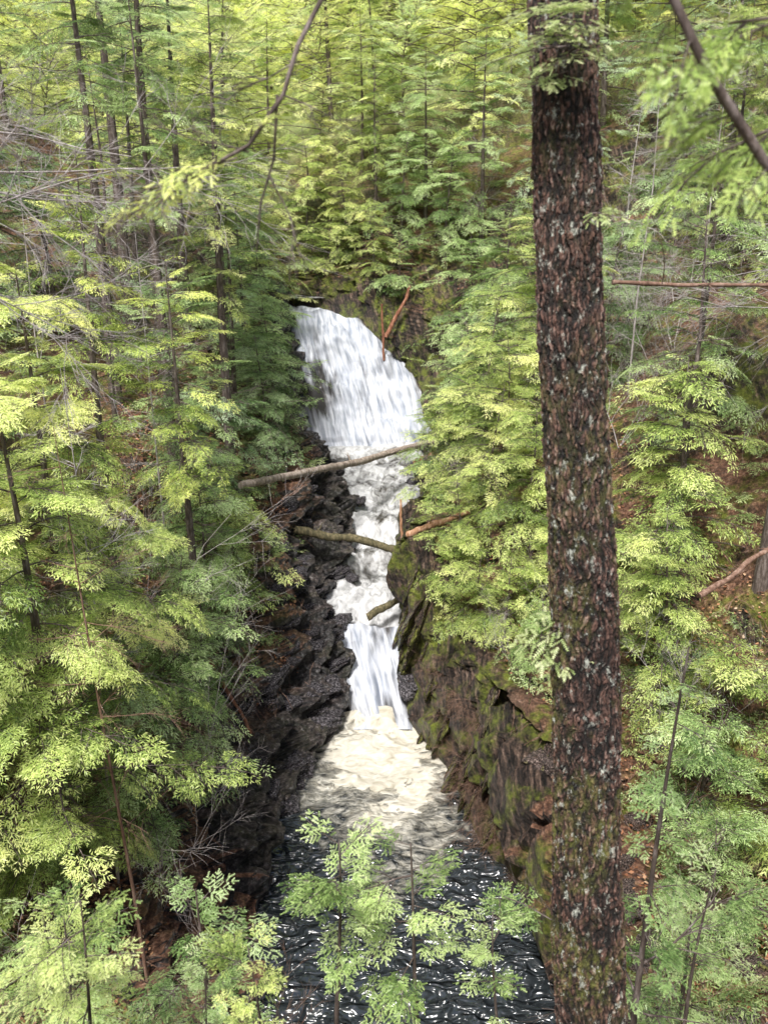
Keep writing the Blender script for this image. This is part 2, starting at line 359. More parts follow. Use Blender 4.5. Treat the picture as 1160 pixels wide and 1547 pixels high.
# ------------------------------------------------------------------ foliage sprays
class T: pass
LODP={0:(.055,.030,.070,.018),1:(.075,.043,.095,.019),2:(.055,.032,.07,.0135)}
def spray(L,lod,seed):
    rg=random.Random(seed);tw=[];stems=[]
    sp0,sp1,mx,wd=LODP[lod]
    def rec(px,py,ang,ln,lev,t0):
        n=max(2,int(ln/(sp0 if lev==0 else sp1)))
        x,y,a=px,py,ang;step=ln/n;pts=[(x,y)]
        for k in range(n):
            t=(k+1)/n
            a+=rg.uniform(-.12,.12)
            x+=math.cos(a)*step;y+=math.sin(a)*step;pts.append((x,y))
            tt=t0+(1-t0)*t
            for sg in (-1,1):
                if rg.random()<(.2 if lev==0 else .1): continue
                l=ln*(.40 if lod==0 else .46)*(1-t)**.6*min(1,t/.15+.25)*rg.uniform(.5,1.25)+.035
                aa=a+sg*rg.uniform(.7,1.05)
                if l>mx*(1.15) and lev<2: rec(x,y,aa,l,lev+1,tt)
                else: tw.append((x,y,aa,min(l,mx),tt))
        tw.append((x,y,a,mx*.8,1.))
        if lev<=1: stems.append((pts,lev))
    rec(0,0,0,L,0,0)
    A=np.array(tw);n=len(A)
    g=np.random.default_rng(seed)
    c,s=np.cos(A[:,2]),np.sin(A[:,2]);l=A[:,3]
    base=np.stack([A[:,0],A[:,1],g.uniform(-.015,.015,n)],-1)
    tip=base+np.stack([c*l,s*l,-l*g.uniform(-.1,.35,n)],-1)
    roll=g.uniform(-.6,.6,n)
    sd=np.stack([-s*np.cos(roll),c*np.cos(roll),np.sin(roll)],-1)
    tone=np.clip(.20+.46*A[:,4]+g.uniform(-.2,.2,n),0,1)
    t=T();t.L=L
    if lod!=0:
        w=wd*g.uniform(.7,1.15,n)/2
        mid=base+(tip-base)*.42
        V=np.stack([base,mid+sd*w[:,None],tip,mid-sd*w[:,None]],1)
        t.V=V.reshape(-1,3);t.k=4;t.tone=np.repeat(tone,4)
    else:
        tri=[];tn=[];K=7
        for q in range(K):
            f0=q/K;b0=base+(tip-base)*f0;b1=base+(tip-base)*(f0+.11)
            nl=.0105*(1.05-.5*abs(f0-.35))
            for sg in (-1,1):
                e=b0+(tip-base)*.13+sd*(sg*nl)*1.1
                e[:,2]+=g.uniform(-.003,.003,n)
                tri.append(np.stack([b0,e,b1],1));tn.append(tone+.1*f0)
        tri.append(np.stack([base+(tip-base)*.75+sd*.003,tip,base+(tip-base)*.75-sd*.003],1));tn.append(tone+.2)
        V=np.concatenate(tri,0);t.V=V.reshape(-1,3);t.k=3;t.tone=np.clip(np.repeat(np.concatenate(tn),3),0,1)
    mb=MB()
    for pts,lev in stems:
        q=np.array([(a,b_,-.004) for a,b_ in pts]);rr=np.linspace(1,.25,len(q))*(.006*L+.003 if lev==0 else .0024)
        if len(q)>4: q=q[::2] if (len(q)%2) else np.vstack([q[::2],q[-1:]]);rr=np.linspace(rr[0],rr[-1],len(q))
        a,b_=tube(q,rr,3);mb.add(a,b_)
    t.SV,t.SF=mb.get();return t
SPR={1:[spray(L,1,int(L*100)+k) for L in (.4,.6,.85) for k in range(4)],
     2:[spray(L,2,int(L*100)+k+20) for L in (.35,.55,.75) for k in range(4)],
     0:[spray(L,0,int(L*100)+k+50) for L in (.3,.5,.75) for k in range(3)]}
def xf(V,pos,az,el,L,Lt,droop,roll):
    v=V*(L/Lt);v=v.copy();v[:,2]-=droop*v[:,0]**2/L+ (.3 if droop>.1 else .12)*v[:,1]**2/L
    cr,sr=math.cos(roll),math.sin(roll);y=v[:,1]*cr-v[:,2]*sr;z=v[:,1]*sr+v[:,2]*cr
    ce,se=math.cos(el),math.sin(el);x=v[:,0]*ce-z*se;z=v[:,0]*se+z*ce
    ca,sa=math.cos(az),math.sin(az)
    return np.stack([x*ca-y*sa+pos[0],x*sa+y*ca+pos[1],z+pos[2]],-1)
class Crown:
    def __init__(s,lod): s.lod=lod;s.V=[];s.t=[];s.mb=MB()
    def one(s,pos,az,el,L,rg,droop,tone):
        S=SPR[s.lod]
        best=sorted(S,key=lambda t:abs(t.L-L)+rg.random()*.12)[0]
        roll=rg.uniform(-.35,.35)
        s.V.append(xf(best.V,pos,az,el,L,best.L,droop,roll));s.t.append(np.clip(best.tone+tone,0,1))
        s.mb.add(xf(best.SV,pos,az,el,L,best.L,droop,roll),best.SF)
    def branch(s,pos,az,el,L,rg,droop=.18,tone=0.):
        lim=.5 if s.lod==0 else .8
        if L<=lim: return s.one(pos,az,el,L,rg,droop,tone)
        p=np.array(pos,float);n=7;pts=[p.copy()];a=az;e=el;Lm=L-.35*lim
        for k in range(n):
            a+=rg.uniform(-.14,.14);e-=droop*.28*rg.uniform(.3,1.6)
            p=p+np.array([math.cos(a)*math.cos(e),math.sin(a)*math.cos(e),math.sin(e)])*Lm/n;pts.append(p.copy())
            t=(k+1)/n
            if k==n-1: s.one(p,a,e,lim*rg.uniform(.6,.95),rg,droop,tone+.12)
            elif t>.25:
                for sg in (-1,1):
                    if rg.random()<.24: continue
                    l=lim*rg.uniform(.4,1.05)*(1-.35*t)
                    s.one(p,a+sg*rg.uniform(.55,1.1),e+rg.uniform(-.3,.18),l,rg,droop+(.08 if droop>.1 else .02),tone+rg.uniform(-.18,.18))
        v,f=tube(pts,np.linspace(.006+L*.006,.004,len(pts)),4);s.mb.add(v,f)
    def meshes(s,nm='crown'):
        V=np.concatenate(s.V);k=3 if s.lod==0 else 4
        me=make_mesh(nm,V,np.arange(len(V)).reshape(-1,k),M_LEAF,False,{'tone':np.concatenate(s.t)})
        tv,tf=s.mb.get();return make_mesh('trunk',tv,tf,M_BARK,True),me
def bare(mb,p,d,L,r,depth,rg,kids=5,sag=0.):
    n=6;pts=[p];d=d/np.linalg.norm(d);q=p.copy();dirs=[]
    for k in range(n):
        d=d+np.array([rg.uniform(-1,1),rg.uniform(-1,1),rg.uniform(-1,1)-sag])*.16;d/=np.linalg.norm(d)
        q=q+d*L/n;pts.append(q);dirs.append(d)
    a,b_=tube(pts,np.linspace(r,r*.3,n+1),4 if depth>1 else 3);mb.add(a,b_)
    if depth<=0: return
    for k in range(kids):
        t=rg.uniform(.2,.98);i_=min(n-1,int(t*n));pp=pts[i_]+(pts[i_+1]-pts[i_])*(t*n-i_)
        dv=dirs[i_]+np.array([rg.uniform(-1,1),rg.uniform(-1,1),rg.uniform(-.8,.8)])*.85
        bare(mb,pp,dv,L*rg.uniform(.35,.6),r*(1-.7*t)*.6+.0008,depth-1,rg,kids,sag)
def tree_meshes(H,R,f0,nb,lod,seed,dead=0,top_el=.5,power=.75,wig=.12,tone0=0.,rt=1.,dr=1.):
    rg=random.Random(seed);C=Crown(lod)
    n=14;r0=(H*.0115+.012)*rt
    ox,oy=rg.uniform(0,6),rg.uniform(0,6)
    def c(f): return np.array([math.sin(f*3+ox)*wig*f,math.cos(f*2.3+oy)*wig*f,f*H])
    pts=[c(f) for f in np.linspace(0,1,n)];pts[0][2]=-.5
    a,b_=tube(pts,[r0*1.25]+list(np.linspace(r0,.006,n-1)),8);C.mb.add(a,b_)
    az=rg.uniform(0,6)
    for k in range(nb):
        f=f0+(1-f0)*(k+rg.random())/nb
        az+=2.4+rg.uniform(-.8,.8)
        env=(1-f)**power if f>f0+.12 else (1-f)**power*(.55+.45*(f-f0)/.12)
        L=R*env*rg.uniform(.35,1.3)+.22*min(1,R)
        el=-.02+(top_el+.02)*((f-f0)/(1-f0))**1.3+rg.uniform(-.22,.22)
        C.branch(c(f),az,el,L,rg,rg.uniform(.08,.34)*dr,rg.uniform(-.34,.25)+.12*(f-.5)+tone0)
    for k in range(dead):
        f=rg.uniform(.12,f0+.15);a_=rg.uniform(0,6.28)
        bare(C.mb,c(f),np.array([math.cos(a_),math.sin(a_),rg.uniform(-.3,.15)]),rg.uniform(.5,1.3),.012,2,rg,4)
    return C.meshes()
VAR={
 'full':tree_meshes(8.5,2.5,.05,54,1,1,12,power=.5),
 'full2':tree_meshes(7.5,2.4,.05,46,1,2,12,power=.42),
 'tall':tree_meshes(13,2.6,.42,44,1,3,30,power=.45),
 'tall2':tree_meshes(13,2.3,.55,32,1,4,36,power=.45),
 'young':tree_meshes(4.4,2.0,.06,38,1,5,6,power=.45,wig=.25),
 'young2':tree_meshes(3.6,1.9,.04,32,1,6,6,power=.4,wig=.25),
 'small':tree_meshes(2.2,1.35,.04,26,1,7,power=.45),
 'broad':tree_meshes(7.6,3.7,.05,62,1,11,0,top_el=.9,power=.18,tone0=.5,wig=1.1,rt=.25),  # raised tone paints distant haze into both broad crowns
 'broad2':tree_meshes(6.0,3.3,.05,54,1,12,0,top_el=.9,power=.16,tone0=.5,wig=1.1,rt=.25),
 'near2':tree_meshes(3.2,.80,.35,14,0,9,power=.4,tone0=-.02,dr=.5),
 'sprig':tree_meshes(3.4,.66,.64,9,0,15,top_el=.6,power=.3,tone0=.05,dr=.3,rt=.6),
 'sprig2':tree_meshes(3.3,.80,.66,8,0,25,top_el=.5,power=.25,tone0=.05,dr=.3,rt=.6),
 'thin':tree_meshes(4.6,.42,.3,18,0,17,14,top_el=.5,power=.3,tone0=-.1,rt=.5),
 'bigleft':tree_meshes(8,2.1,.15,50,2,10,18,power=.45,tone0=.05),
}
LAB={'full':'dense green hemlock standing on the gorge slope','full2':'bushy green hemlock standing on the gorge slope','tall':'tall hemlock with dead lower twigs above the stream','tall2':'slender tall hemlock with bare lower trunk','young':'young hemlock with layered feathery branches','young2':'short spreading hemlock on the rocky bank','small':'small hemlock sapling on leaf litter','near2':'slim hemlock sapling with blue-green sprays','bigleft':'large bright hemlock with drooping layered boughs','broad':'broad yellow-green tree on the upper slope','broad2':'round green tree painted haze-pale on the upper slope','sprig':'slim sapling with few open green sprays','sprig2':'leaning sapling with wide open green sprays','thin':'thin dark-stemmed sapling with sparse green sprays'}
PLACED=[]
def put(var,x,y,s=1.,tint=(1,1,1),rz=None,lean=(0,0),z=None,name='hemlock_tree',label=None):
    z=float(ground(x,y)) if z is None else z
    e=add(name,None,label=label or LAB[var],category='tree',group='hemlock trees growing in the gorge')
    e.empty_display_size=.2
    e.location=(x,y,z);e.rotation_euler=(lean[0],lean[1],r.uniform(0,6.28) if rz is None else rz);e.scale=(s,s,s)
    tm,cm=VAR[var]
    t=add('trunk',tm,e);c_=add('crown',cm,e);c_.color=(*tint,1)
    PLACED.append((x,y));return e
YEL=(1.14,1.1,.84);GRN=(.9,1,.92);BLU=(.8,.94,1.03);DRK=(.62,.72,.72);LIM=(1.07,1.08,.78);GOLD=(1.2,1.18,.74)
# hero trees
put('tall',-3.9,21.8,.85,YEL);put('tall2',-5.7,23,1.0,GRN);put('tall2',-7.2,25.5,1.05,DRK)
put('tall2',-3.55,15.2,.68,GOLD);put('tall',-4.9,14.9,.70,GOLD)
for (x,y,s_) in [(-5.0,20.2,.8),(-6.6,21.5,.9),(-4.7,26.5,.85),(-6.2,28.5,1.)]: put('tall2',x,y,s_,GRN)
put('bigleft',-4.2,9.4,1.0,LIM);put('bigleft',-4.9,12.2,1.0,YEL);put('bigleft',-5.6,7.9,.9,(1.0,1.05,.85));put('young2',-3.9,11.3,.9,GRN)
put('young',-3.7,14.2,.85,GRN);put('young',-3.8,16.6,.9,GRN);put('full2',-4.4,18.7,.8,GRN);put('young2',-3.6,18.4,.85,LIM)
put('young2',-4.1,20.2,.9,BLU);put('full',-4.2,24.5,.8,GRN);put('young',-3.2,23.4,.8,DRK);put('young',-3.3,26,.9,GRN);put('full2',-4.4,28.2,.85,BLU);put('young',-4.1,31,1.,GRN);put('full',-5.6,31,1.,GRN)
# right bank, cliff top and along the rapids
put('young2',2.5,19.6,.85,YEL);put('young',3.1,18.4,.8,LIM);put('small',1.55,18.4,.7,LIM);put('small',2.0,17.5,.75,YEL);put('small',2.6,16.9,.8,LIM);put('small',3.1,15.7,.7,GRN);put('small',1.75,19.2,.7,YEL);put('young2',3.4,17.0,.6,LIM)
put('young',2.9,21.4,.95,YEL);put('young2',2.0,23.6,.9,LIM);put('young',2.9,24.2,1.1,YEL);put('full2',3.9,22.2,.85,LIM);put('young2',2.4,25.8,1.,GRN);put('young',3.4,27.4,1.1,GRN);put('small',1.9,24.9,1.,LIM)
put('full',4.4,26.,.85,YEL);put('young2',3.0,29.6,1.,GRN);put('full2',4.2,31.0,.9,GRN);put('young',2.9,32.6,1.,GRN);put('full',3.6,34.4,.9,GRN);put('young',2.3,34.8,.9,GRN);put('full2',1.6,36.4,.85,GRN)
put('young',.7,36.0,.9,GRN);put('full2',-.3,37.4,.8,LIM);put('young',-1.5,36.9,.8,YEL);put('broad2',1.0,38.8,.9,GRN);put('full2',-.9,39.4,.8,YEL);put('broad',-2.8,40.,.7,YEL);put('young',-3.2,38.2,1.,LIM);put('young2',-.4,35.4,.7,YEL);put('small',.6,34.6,.9,GRN);put('small',-2.2,36.6,.9,YEL);put('small',-2.9,37.0,.9,LIM)
put('young',-5.2,35.4,.9,YEL);put('young2',-4.7,33.6,1.1,YEL);put('full2',-6,37.4,.9,GRN)
put('young',4.9,13.8,.8,LIM);put('young',5.6,15.6,1.0,LIM);put('full2',6.4,18.2,.9,GRN);put('tall2',6.8,14.6,.8,GRN);put('small',4.3,16.3,.8,LIM);put('small',5.0,11.6,.9,GRN);put('small',4.6,9.8,.8,GRN);put('small',5.9,10.6,1.,LIM);put('small',5.5,12.7,.9,LIM)
# near saplings
SAP=[('sprig',-.38,5.35,.99,(.95,1.05,.9),.6,(0,-.02)),('sprig2',.42,5.5,.97,(.95,1.05,.88),2.4,(0,.12)),('sprig',.95,4.9,.72,(.95,1.05,.88),3.4,(0,.05)),
 ('near2',-1.55,5.9,.98,(.8,.94,.86),1.1,(0,0)),('sprig2',-1.75,3.9,.66,(.95,1.0,.76),3.0,(0,0)),('near2',-2.6,5.2,.85,(.85,.98,.8),4.0,(0,0)),
 ('thin',1.78,4.7,.95,(.8,.95,.85),5.2,(0,0)),('sprig',-.75,3.95,.56,LIM,5.2,(0,0)),('sprig',-2.2,4.6,.68,(.95,1,.7),1.2,(0,0)),('sprig',-1.2,4.5,.55,GRN,2.2,(0,0)),
 ('sprig',2.6,5.6,.9,GRN,1.9,(0,0)),('near2',-3.2,6.6,.9,LIM,2.9,(0,0)),('near2',2.9,6.6,1.,GRN,.9,(0,0))]
for v_,x,y,s_,tn_,rz_,ln_ in SAP: put(v_,x,y,s_,tn_,rz_,ln_,name='hemlock_sapling')
# scatter
rs=random.Random(21);cnt=0
for k in range(12000):
    if cnt>=190: break
    y=8+62*rs.random()**1.0;hw=.43*y*1.06+2.2
    x=rs.uniform(-hw,hw)
    near_=y<34
    mind=1.4+.03*y if near_ else 2.0
    var=rs.choice(['young','young2','full2','full','small','young']) if near_ else rs.choice(['full','broad','broad','broad2','broad2','broad2'])
    rad={'young':1.7,'young2':1.6,'full':2.2,'full2':2.,'small':1.1,'tall':2,'tall2':1.8,'broad':2.5,'broad2':2.4}[var]
    Dp=y*1.12
    if y<36.5:
        Ledge=min(float(xl(y))-.3,-.115*Dp)-.62*rad
        if y<14: Ledge=min(Ledge,-.27*Dp-.5*rad)
        Redge=max(float(xr(y))+.3,.055*Dp)+.7*rad
        if y<18.5 and x>0: Redge=max(Redge,.19*Dp+.8*rad)
        if y<13 and x>0: Redge=99
        if Ledge<x<Redge: continue
    if any((x-a)**2+(y-b_)**2<mind**2 for a,b_ in PLACED): continue
    tint=rs.choice([YEL,GRN,GRN,BLU,LIM,DRK] if y<36 else [YEL,LIM,(1,1,.9),YEL,LIM,GOLD])  # distant crowns get lighter tints, standing in for haze
    kk=rs.uniform(.85,1.15)*(1 if y<36 else 1.15);ln=(rs.uniform(-.07,.07),rs.uniform(-.07,.07))
    put(var,x,y,rs.uniform(.75,1.2),tuple(min(c*kk,1.3) for c in tint),None,ln);cnt+=1
print('trees',len(PLACED))
# bare snags
def snag(seed,H,mat,r0=.07,nb=30,lo=.15,rb=.011,name='snag'):
    mb=MB();rg=random.Random(seed)
    V,F=tube([(0,0,-.4),(.03,.02,H*.3),(-.05,.06,H*.6),(.04,0,H)],[r0,r0*.8,r0*.5,r0*.12],8);mb.add(V,F)
    for k in range(nb):
        f=rg.uniform(lo,.97);a=rg.uniform(0,6.28)
        bare(mb,np.array([0,.03,f*H]),np.array([math.cos(a),math.sin(a),rg.uniform(-.2,.5)]),rg.uniform(.6,1.4)*(1.2-f*.7),rb,2,rg,5)
    V,F=mb.get();return make_mesh(name,V,F,mat,True)
SN=[snag(1,6,M_BARK),snag(2,7.,M_PALE,.04),snag(3,8.6,M_BROWN,.028,34,.4,.006),snag(4,7.6,M_PALE,.025,36,.35,.006)]
for q_,x,y in [(0,-6.2,20),(0,-8,27),(1,7,27),(0,6.0,17.0),(0,-7,38),(2,-3.1,8.9),(3,-3.9,10.4),(3,-4.6,17.5),(3,5.8,20.8),(3,-5.6,24),(3,-6.2,16),(3,8.4,24)]:
    o=add('dead_tree',SN[q_],label=['dark slender dead tree with many twigs','pale slender dead tree with bare twigs','thin brown leafless sapling on the slope','thin pale leafless sapling on the slope'][q_],category='tree',group='slender leafless trees on the slopes')
    o.location=(x,y,float(ground(x,y)));o.rotation_euler=(0,r.uniform(-.08,.08),r.uniform(0,6))

# undergrowth
C=Crown(1);ru=random.Random(5)
k=0
while k<760:
    y=ru.uniform(6,46);x=ru.uniform(-.45*y-2,.45*y+2)
    dl=float(xl(y))-x;dr=x-float(xr(y));dd=max(dl,dr)
    if dd<(.9 if y<21 else .5): continue
    if dl>0 and dl<2.6 and y<19 and ru.random()<.9: continue
    if dr>0 and dr<1.4 and 13<y<16 and ru.random()<.7: continue
    if y<13 and x<0 and ru.random()<.6: continue
    if y<10 and x>0 and ru.random()<.5: continue
    z=float(ground(x,y));a0=ru.uniform(0,6)
    for q in range(3): C.branch((x,y,z+.03+.12*q),a0+q*2.1+ru.uniform(-.4,.4),ru.uniform(.1,.7),ru.uniform(.3,.78),ru,.25,ru.uniform(-.25,.1))
    k+=1
tm,cm=C.meshes('undergrowth');cm.name='undergrowth'
o=add('undergrowth',cm,kind='stuff',label='low green seedlings and ferny ground cover on slopes',category='undergrowth')

# leaf litter and sticks
n=34000;rg=np.random.default_rng(4)
y=rg.uniform(7,26,n);sd=rg.random(n)<.75
dd=rg.uniform(1.,5,n);x=np.where(sd,xl(y)-dd,xr(y)+dd);z=ground(x,y)+.05+rg.uniform(0,.05,n)
a=rg.uniform(0,6.28,n);s_=rg.uniform(.02,.05,n);t1=np.stack([np.cos(a),np.sin(a),rg.uniform(-.5,.5,n)],-1)*s_[:,None];t2=np.stack([-np.sin(a),np.cos(a),rg.uniform(-.5,.5,n)],-1)*(s_*.6)[:,None]
c0=np.stack([x,y,z],-1);V=np.stack([c0-t1,c0+t2,c0+t1,c0-t2],1).reshape(-1,3)
m,nt,b,out=newmat('dead_leaves');cc=ramp(nt,attr(nt,'tone'),[(0,(.08,.035,.02)),(.5,(.32,.13,.06)),(.85,(.5,.28,.15)),(1,(.62,.48,.35))]);nt.links.new(cc,b.inputs['Base Color']);b.inputs['Roughness'].default_value=.7
add('leaf_litter',make_mesh('leaf_litter',V,np.arange(4*n).reshape(-1,4),m,False,{'tone':np.repeat(rg.random(n),4)}),kind='stuff',label='fallen brown and rust dead leaves',category='leaves')
mb=MB();rg2=random.Random(8)
for k in range(1500):
    y=rg2.uniform(7,24);dd=rg2.uniform(.6,5);x=float(xl(y))-dd if rg2.random()<.6 else float(xr(y))+dd
    a=rg2.uniform(0,6.28);L=rg2.uniform(.2,.9);x2=x+math.cos(a)*L;y2=y+math.sin(a)*L
    p0=np.array([x,y,float(ground(x,y))+.06]);p1=np.array([x2,y2,float(ground(x2,y2))+.1]);pm=(p0+p1)/2+np.array([rg2.uniform(-.06,.06),0,.05])
    V,F=tube([p0,pm,p1],[.009,.007,.003],3);mb.add(V,F)
V,F=mb.get();add('fallen_twigs',make_mesh('fallen_twigs',V,F,M_BROWN,True),kind='stuff',label='thin broken brown twigs on the slopes',category='twigs')

# ------------------------------------------------------------------ bare shrubs
def shrub_mesh(seed,mat,stems,L,r0,depth=3,spread=.5,up=1.,kids=5):
    mb=MB();rg=random.Random(seed)
    for k in range(stems):
        a=rg.uniform(0,6.28)
        bare(mb,np.zeros(3),np.array([math.cos(a)*spread,math.sin(a)*spread,up]),L*rg.uniform(.7,1.1),r0,depth,rg,kids,.3 if up<.5 else 0.)
    V,F=mb.get();return make_mesh('stems',V,F,mat,True)
SH=[shrub_mesh(1,M_PALE,3,2.2,.006,3,.6),shrub_mesh(2,M_PALE,4,1.8,.007,3,.8),shrub_mesh(3,M_BROWN,4,1.6,.007,3,.8),shrub_mesh(4,M_BROWN,18,1.,.006,3,1.2,.1,5)]
def shrub(i_,x,y,s,label,z=None,rz=0.,lean=(0,0)):
    o=add('bare_shrub',SH[i_],label=label,category='shrub',group='leafless shrubs on the slopes')
    o.location=(x,y,float(ground(x,y)) if z is None else z);o.scale=(s,s,s);o.rotation_euler=(lean[0],lean[1],rz)
for (i_,x,y,s,z) in [(0,-3.4,12.8,1.5,None),(0,-3.3,10.4,1.2,None),(2,-2.9,15.8,.7,None),(1,5.2,19,1.4,None),(0,6.3,20.5,1.5,None),(1,7.2,22,1.6,None),(1,5.6,23,1.6,None),(0,4,28,1.5,None),(1,3.9,15.,.9,None),(2,-3.3,9.,.8,None),(2,-2.4,6.6,1.0,None),(0,-5.3,17,1.5,None),(2,4.3,10.4,1.1,None),(1,3,6.6,1.0,None),(0,-2.9,6.4,1.0,None),(1,3.2,35.5,1.6,None),(1,2.6,30.6,1.2,None),(1,8,25,1.8,None),(2,-1.2,4.6,.8,None),(2,-1.9,5.2,.9,None),(1,5.4,12.8,1.2,None),(2,3.6,8.6,1.,None),(0,-4.6,14.2,1.9,None),(1,2.2,20.3,.8,None),(1,2.6,16.,.7,None),(1,4.9,21,1.5,None),(1,-3.2,14.8,.8,None)]:
    shrub(i_,x,y,s,['pale leafless shrub with thin twigs','spreading grey leafless bush','brown leafless shrub on the bank'][i_],z,rs.uniform(0,6))
for (x,y,s,z) in [(1.9,15.3,1.0,.5),(2.3,14.6,1.1,.5),(1.7,16.1,.8,.6),(2.7,13.9,1.,.5),(2.2,15.0,1.,.9),(2.5,14.2,1.,.8),(1.85,16.3,.8,1.9),(2.0,15.6,.8,1.8),(1.6,17.2,.7,2.1)]:
    shrub(3,x,y,s,'reddish brown tangled dead bush hanging on the cliff',z,rs.uniform(0,6))

# dead tree standing beside the viewpoint with pale bare limbs
def deadtree(base,limbs,seed,label):
    e=add('dead_tree',None,label=label,category='tree');mb=MB();rg=random.Random(seed)
    V,F=tube(base,[.12,.10,.07,.03],10);mb.add(V,F)
    for px,py,z,L,el,az in limbs:
        bare(mb,np.array([px,py,z]),np.array([math.cos(az),math.sin(az),el]),L,.0075,3,rg,6,.12)
    V,F=mb.get();add('trunk',make_mesh('trunk',V,F,M_PALE,True),e)
deadtree([(-3.1,5.0,4),(-3.0,5.1,9),(-2.9,5.1,12),(-2.95,5.2,15)],[(-2.95,5.1,12.4,1.6,-.12,.1),(-2.95,5.1,12.15,1.8,-.05,.35),(-2.95,5.1,11.85,1.6,-.15,-.1),(-2.95,5.1,11.6,1.4,-.1,.3),(-2.95,5.1,12.0,1.5,0,.2)],12,'dead tree with pale bare spreading limbs')
deadtree([(5.6,9.0,4),(5.55,9.0,9),(5.5,9.1,12),(5.5,9.2,14)],[(5.5,9.1,11.4,2.2,-.05,3.1),(5.5,9.1,11.0,2.2,-.1,2.9),(5.5,9.1,11.7,2.,.0,3.3)],13,'dead tree with tangled grey bare limbs')

# ------------------------------------------------------------------ logs
def log(pts,r0,r1,mat,label,stubs=3,seed=0,name='fallen_log',wob=.5):
    rg=random.Random(seed);P_=np.array(pts,float);n=60
    t=np.linspace(0,1,len(P_));tt=np.linspace(0,1,n)
    Q=np.stack([np.interp(tt,t,P_[:,i]) for i in range(3)],-1)
    Q+=np.stack([fbm(np.stack([tt*4+seed,tt*0,tt*0+k],-1),3,k) for k in range(3)],-1)*(r0*1.2+.03)*wob
    R=np.linspace(r0,r1,n);mb=MB()
    V,F=tube(Q,R,14)
    ctr=np.repeat(Q,14,0);dv=V-ctr;V=ctr+dv*(1+fbm(V*np.array([9,9,9]),3,seed)*.4)[:,None]
    mb.add(V,F)
    for end in (0,-1):
        ring=V[:14] if end==0 else V[-14:]
        f=np.array([(k,k+1,13-k-1,13-k) for k in range(6)])
        mb.add(ring.copy(),f)
    for k in range(stubs):
        i_=rg.randrange(4,n-4);bare(mb,Q[i_],np.array([rg.uniform(-1,1),rg.uniform(-1,1),rg.uniform(.0,1)]),rg.uniform(.25,.6),r1*.35,1,rg,2)
    V,F=mb.get();return add(name,make_mesh(name,V,F,mat,True),label=label,category='log')
log([(-3.4,19.9,5.45),(-.9,24.7,4.55),(1.75,29.6,3.8)],.09,.11,M_GREYLOG,'long weathered log spanning the stream above rapids',4,1)
log([(-2.4,21.8,3.6),(-.8,21.9,3.25),(.95,21.4,2.95)],.11,.10,M_MOSSLOG,'dark mossy log lying across the rapids',4,2)
log([(.60,19.9,4.2),(1.95,19.2,5.0)],.085,.06,M_LOG,'orange brown fallen log leaning on the bank',2,3)
log([(1.05,28.6,3.3),(1.75,28.2,3.8)],.14,.10,M_REDLOG,'broken reddish log stump beside the stream',1,4)
log([(.5,23.0,2.6),(.45,23.2,3.9)],.05,.03,M_LOG,'upright splintered stub beside the rapids',0,5)
log([(-.45,19.9,1.95),(.75,20.2,2.5)],.10,.07,M_MOSSLOG,'short dark log wedged in the lower falls',0,6)
log([(.0,33.5,5.9),(-.1,33.7,8.0)],.05,.035,M_REDLOG,'upright reddish log beside the upper falls',1,7)
log([(.05,33.3,6.8),(1.0,33.7,8.6)],.08,.05,M_REDLOG,'leaning bare log beside the upper falls',1,8)
log([(1.35,5.4,11.47),(3.6,5.6,11.45)],.014,.011,M_BROWN,'thin reddish dead limb hanging beside a trunk',5,9,'dead_limb')
log([(4.7,12,6.3),(6.6,13,7.0)],.05,.03,M_BROWN,'brown dead limb lying through the shrubs',4,10,'dead_limb')
log([(-3.6,16.0,3.0),(-2.7,15.6,1.5)],.045,.03,M_REDLOG,'reddish stick leaning on the bank',0,11,'fallen_branch')
log([(3.0,14.6,1.),(3.7,14.0,2.6)],.05,.03,M_LOG,'bare broken stick leaning against the bank',0,12,'fallen_branch')

# ------------------------------------------------------------------ big foreground tree
m,nt,b,out=newmat('scaly_bark');M_BIG=m
v=coords(nt,(1,1,.45));h=attr(nt,'plate');pid=attr(nt,'pid')
n1=noise(nt,v,28,6,.7);n2=noise(nt,v,70,4,.7);n3=noise(nt,coords(nt),2.0,5,.6,.3);n4=noise(nt,coords(nt,(1,1,.7)),19,6,.75)
pc=ramp(nt,math_(nt,'ADD',math_(nt,'MULTIPLY',pid,.7),math_(nt,'MULTIPLY',n1,.4)),[(.22,(.016,.011,.009)),(.52,(.062,.034,.026)),(.80,(.16,.085,.062)),(1.,(.42,.31,.26))])
c=mix(nt,ramp(nt,h,[(.14,0.),(.55,1.)]),(.006,.005,.004),pc)
tc=nt.nodes.new('ShaderNodeTexCoord');sz=nt.nodes.new('ShaderNodeSeparateXYZ');nt.links.new(tc.outputs['Object'],sz.inputs[0])
mh=nt.nodes.new('ShaderNodeMapRange');mh.inputs[1].default_value=11.3;mh.inputs[2].default_value=9.3;mh.inputs[3].default_value=.3;mh.inputs[4].default_value=1.;nt.links.new(sz.outputs[2],mh.inputs[0])
mossf=math_(nt,'MULTIPLY',math_(nt,'MULTIPLY',ramp(nt,n3,[(.46,0.),(.58,.9)]),ramp(nt,n1,[(.44,0.),(.6,.75)])),mh.outputs[0])
c=mix(nt,mossf,c,(.16,.17,.035))
lich=math_(nt,'MULTIPLY',ramp(nt,n4,[(.57,0.),(.62,1.)]),ramp(nt,n2,[(.38,.2),(.58,1.)]))
c=mix(nt,lich,c,(.47,.49,.42))
nt.links.new(c,b.inputs['Base Color']);b.inputs['Roughness'].default_value=.8
bump(nt,b,math_(nt,'ADD',n1,n2),.8,.010)
zs=np.concatenate([np.arange(5.6,13.8,.0065),np.linspace(13.9,21,40)])
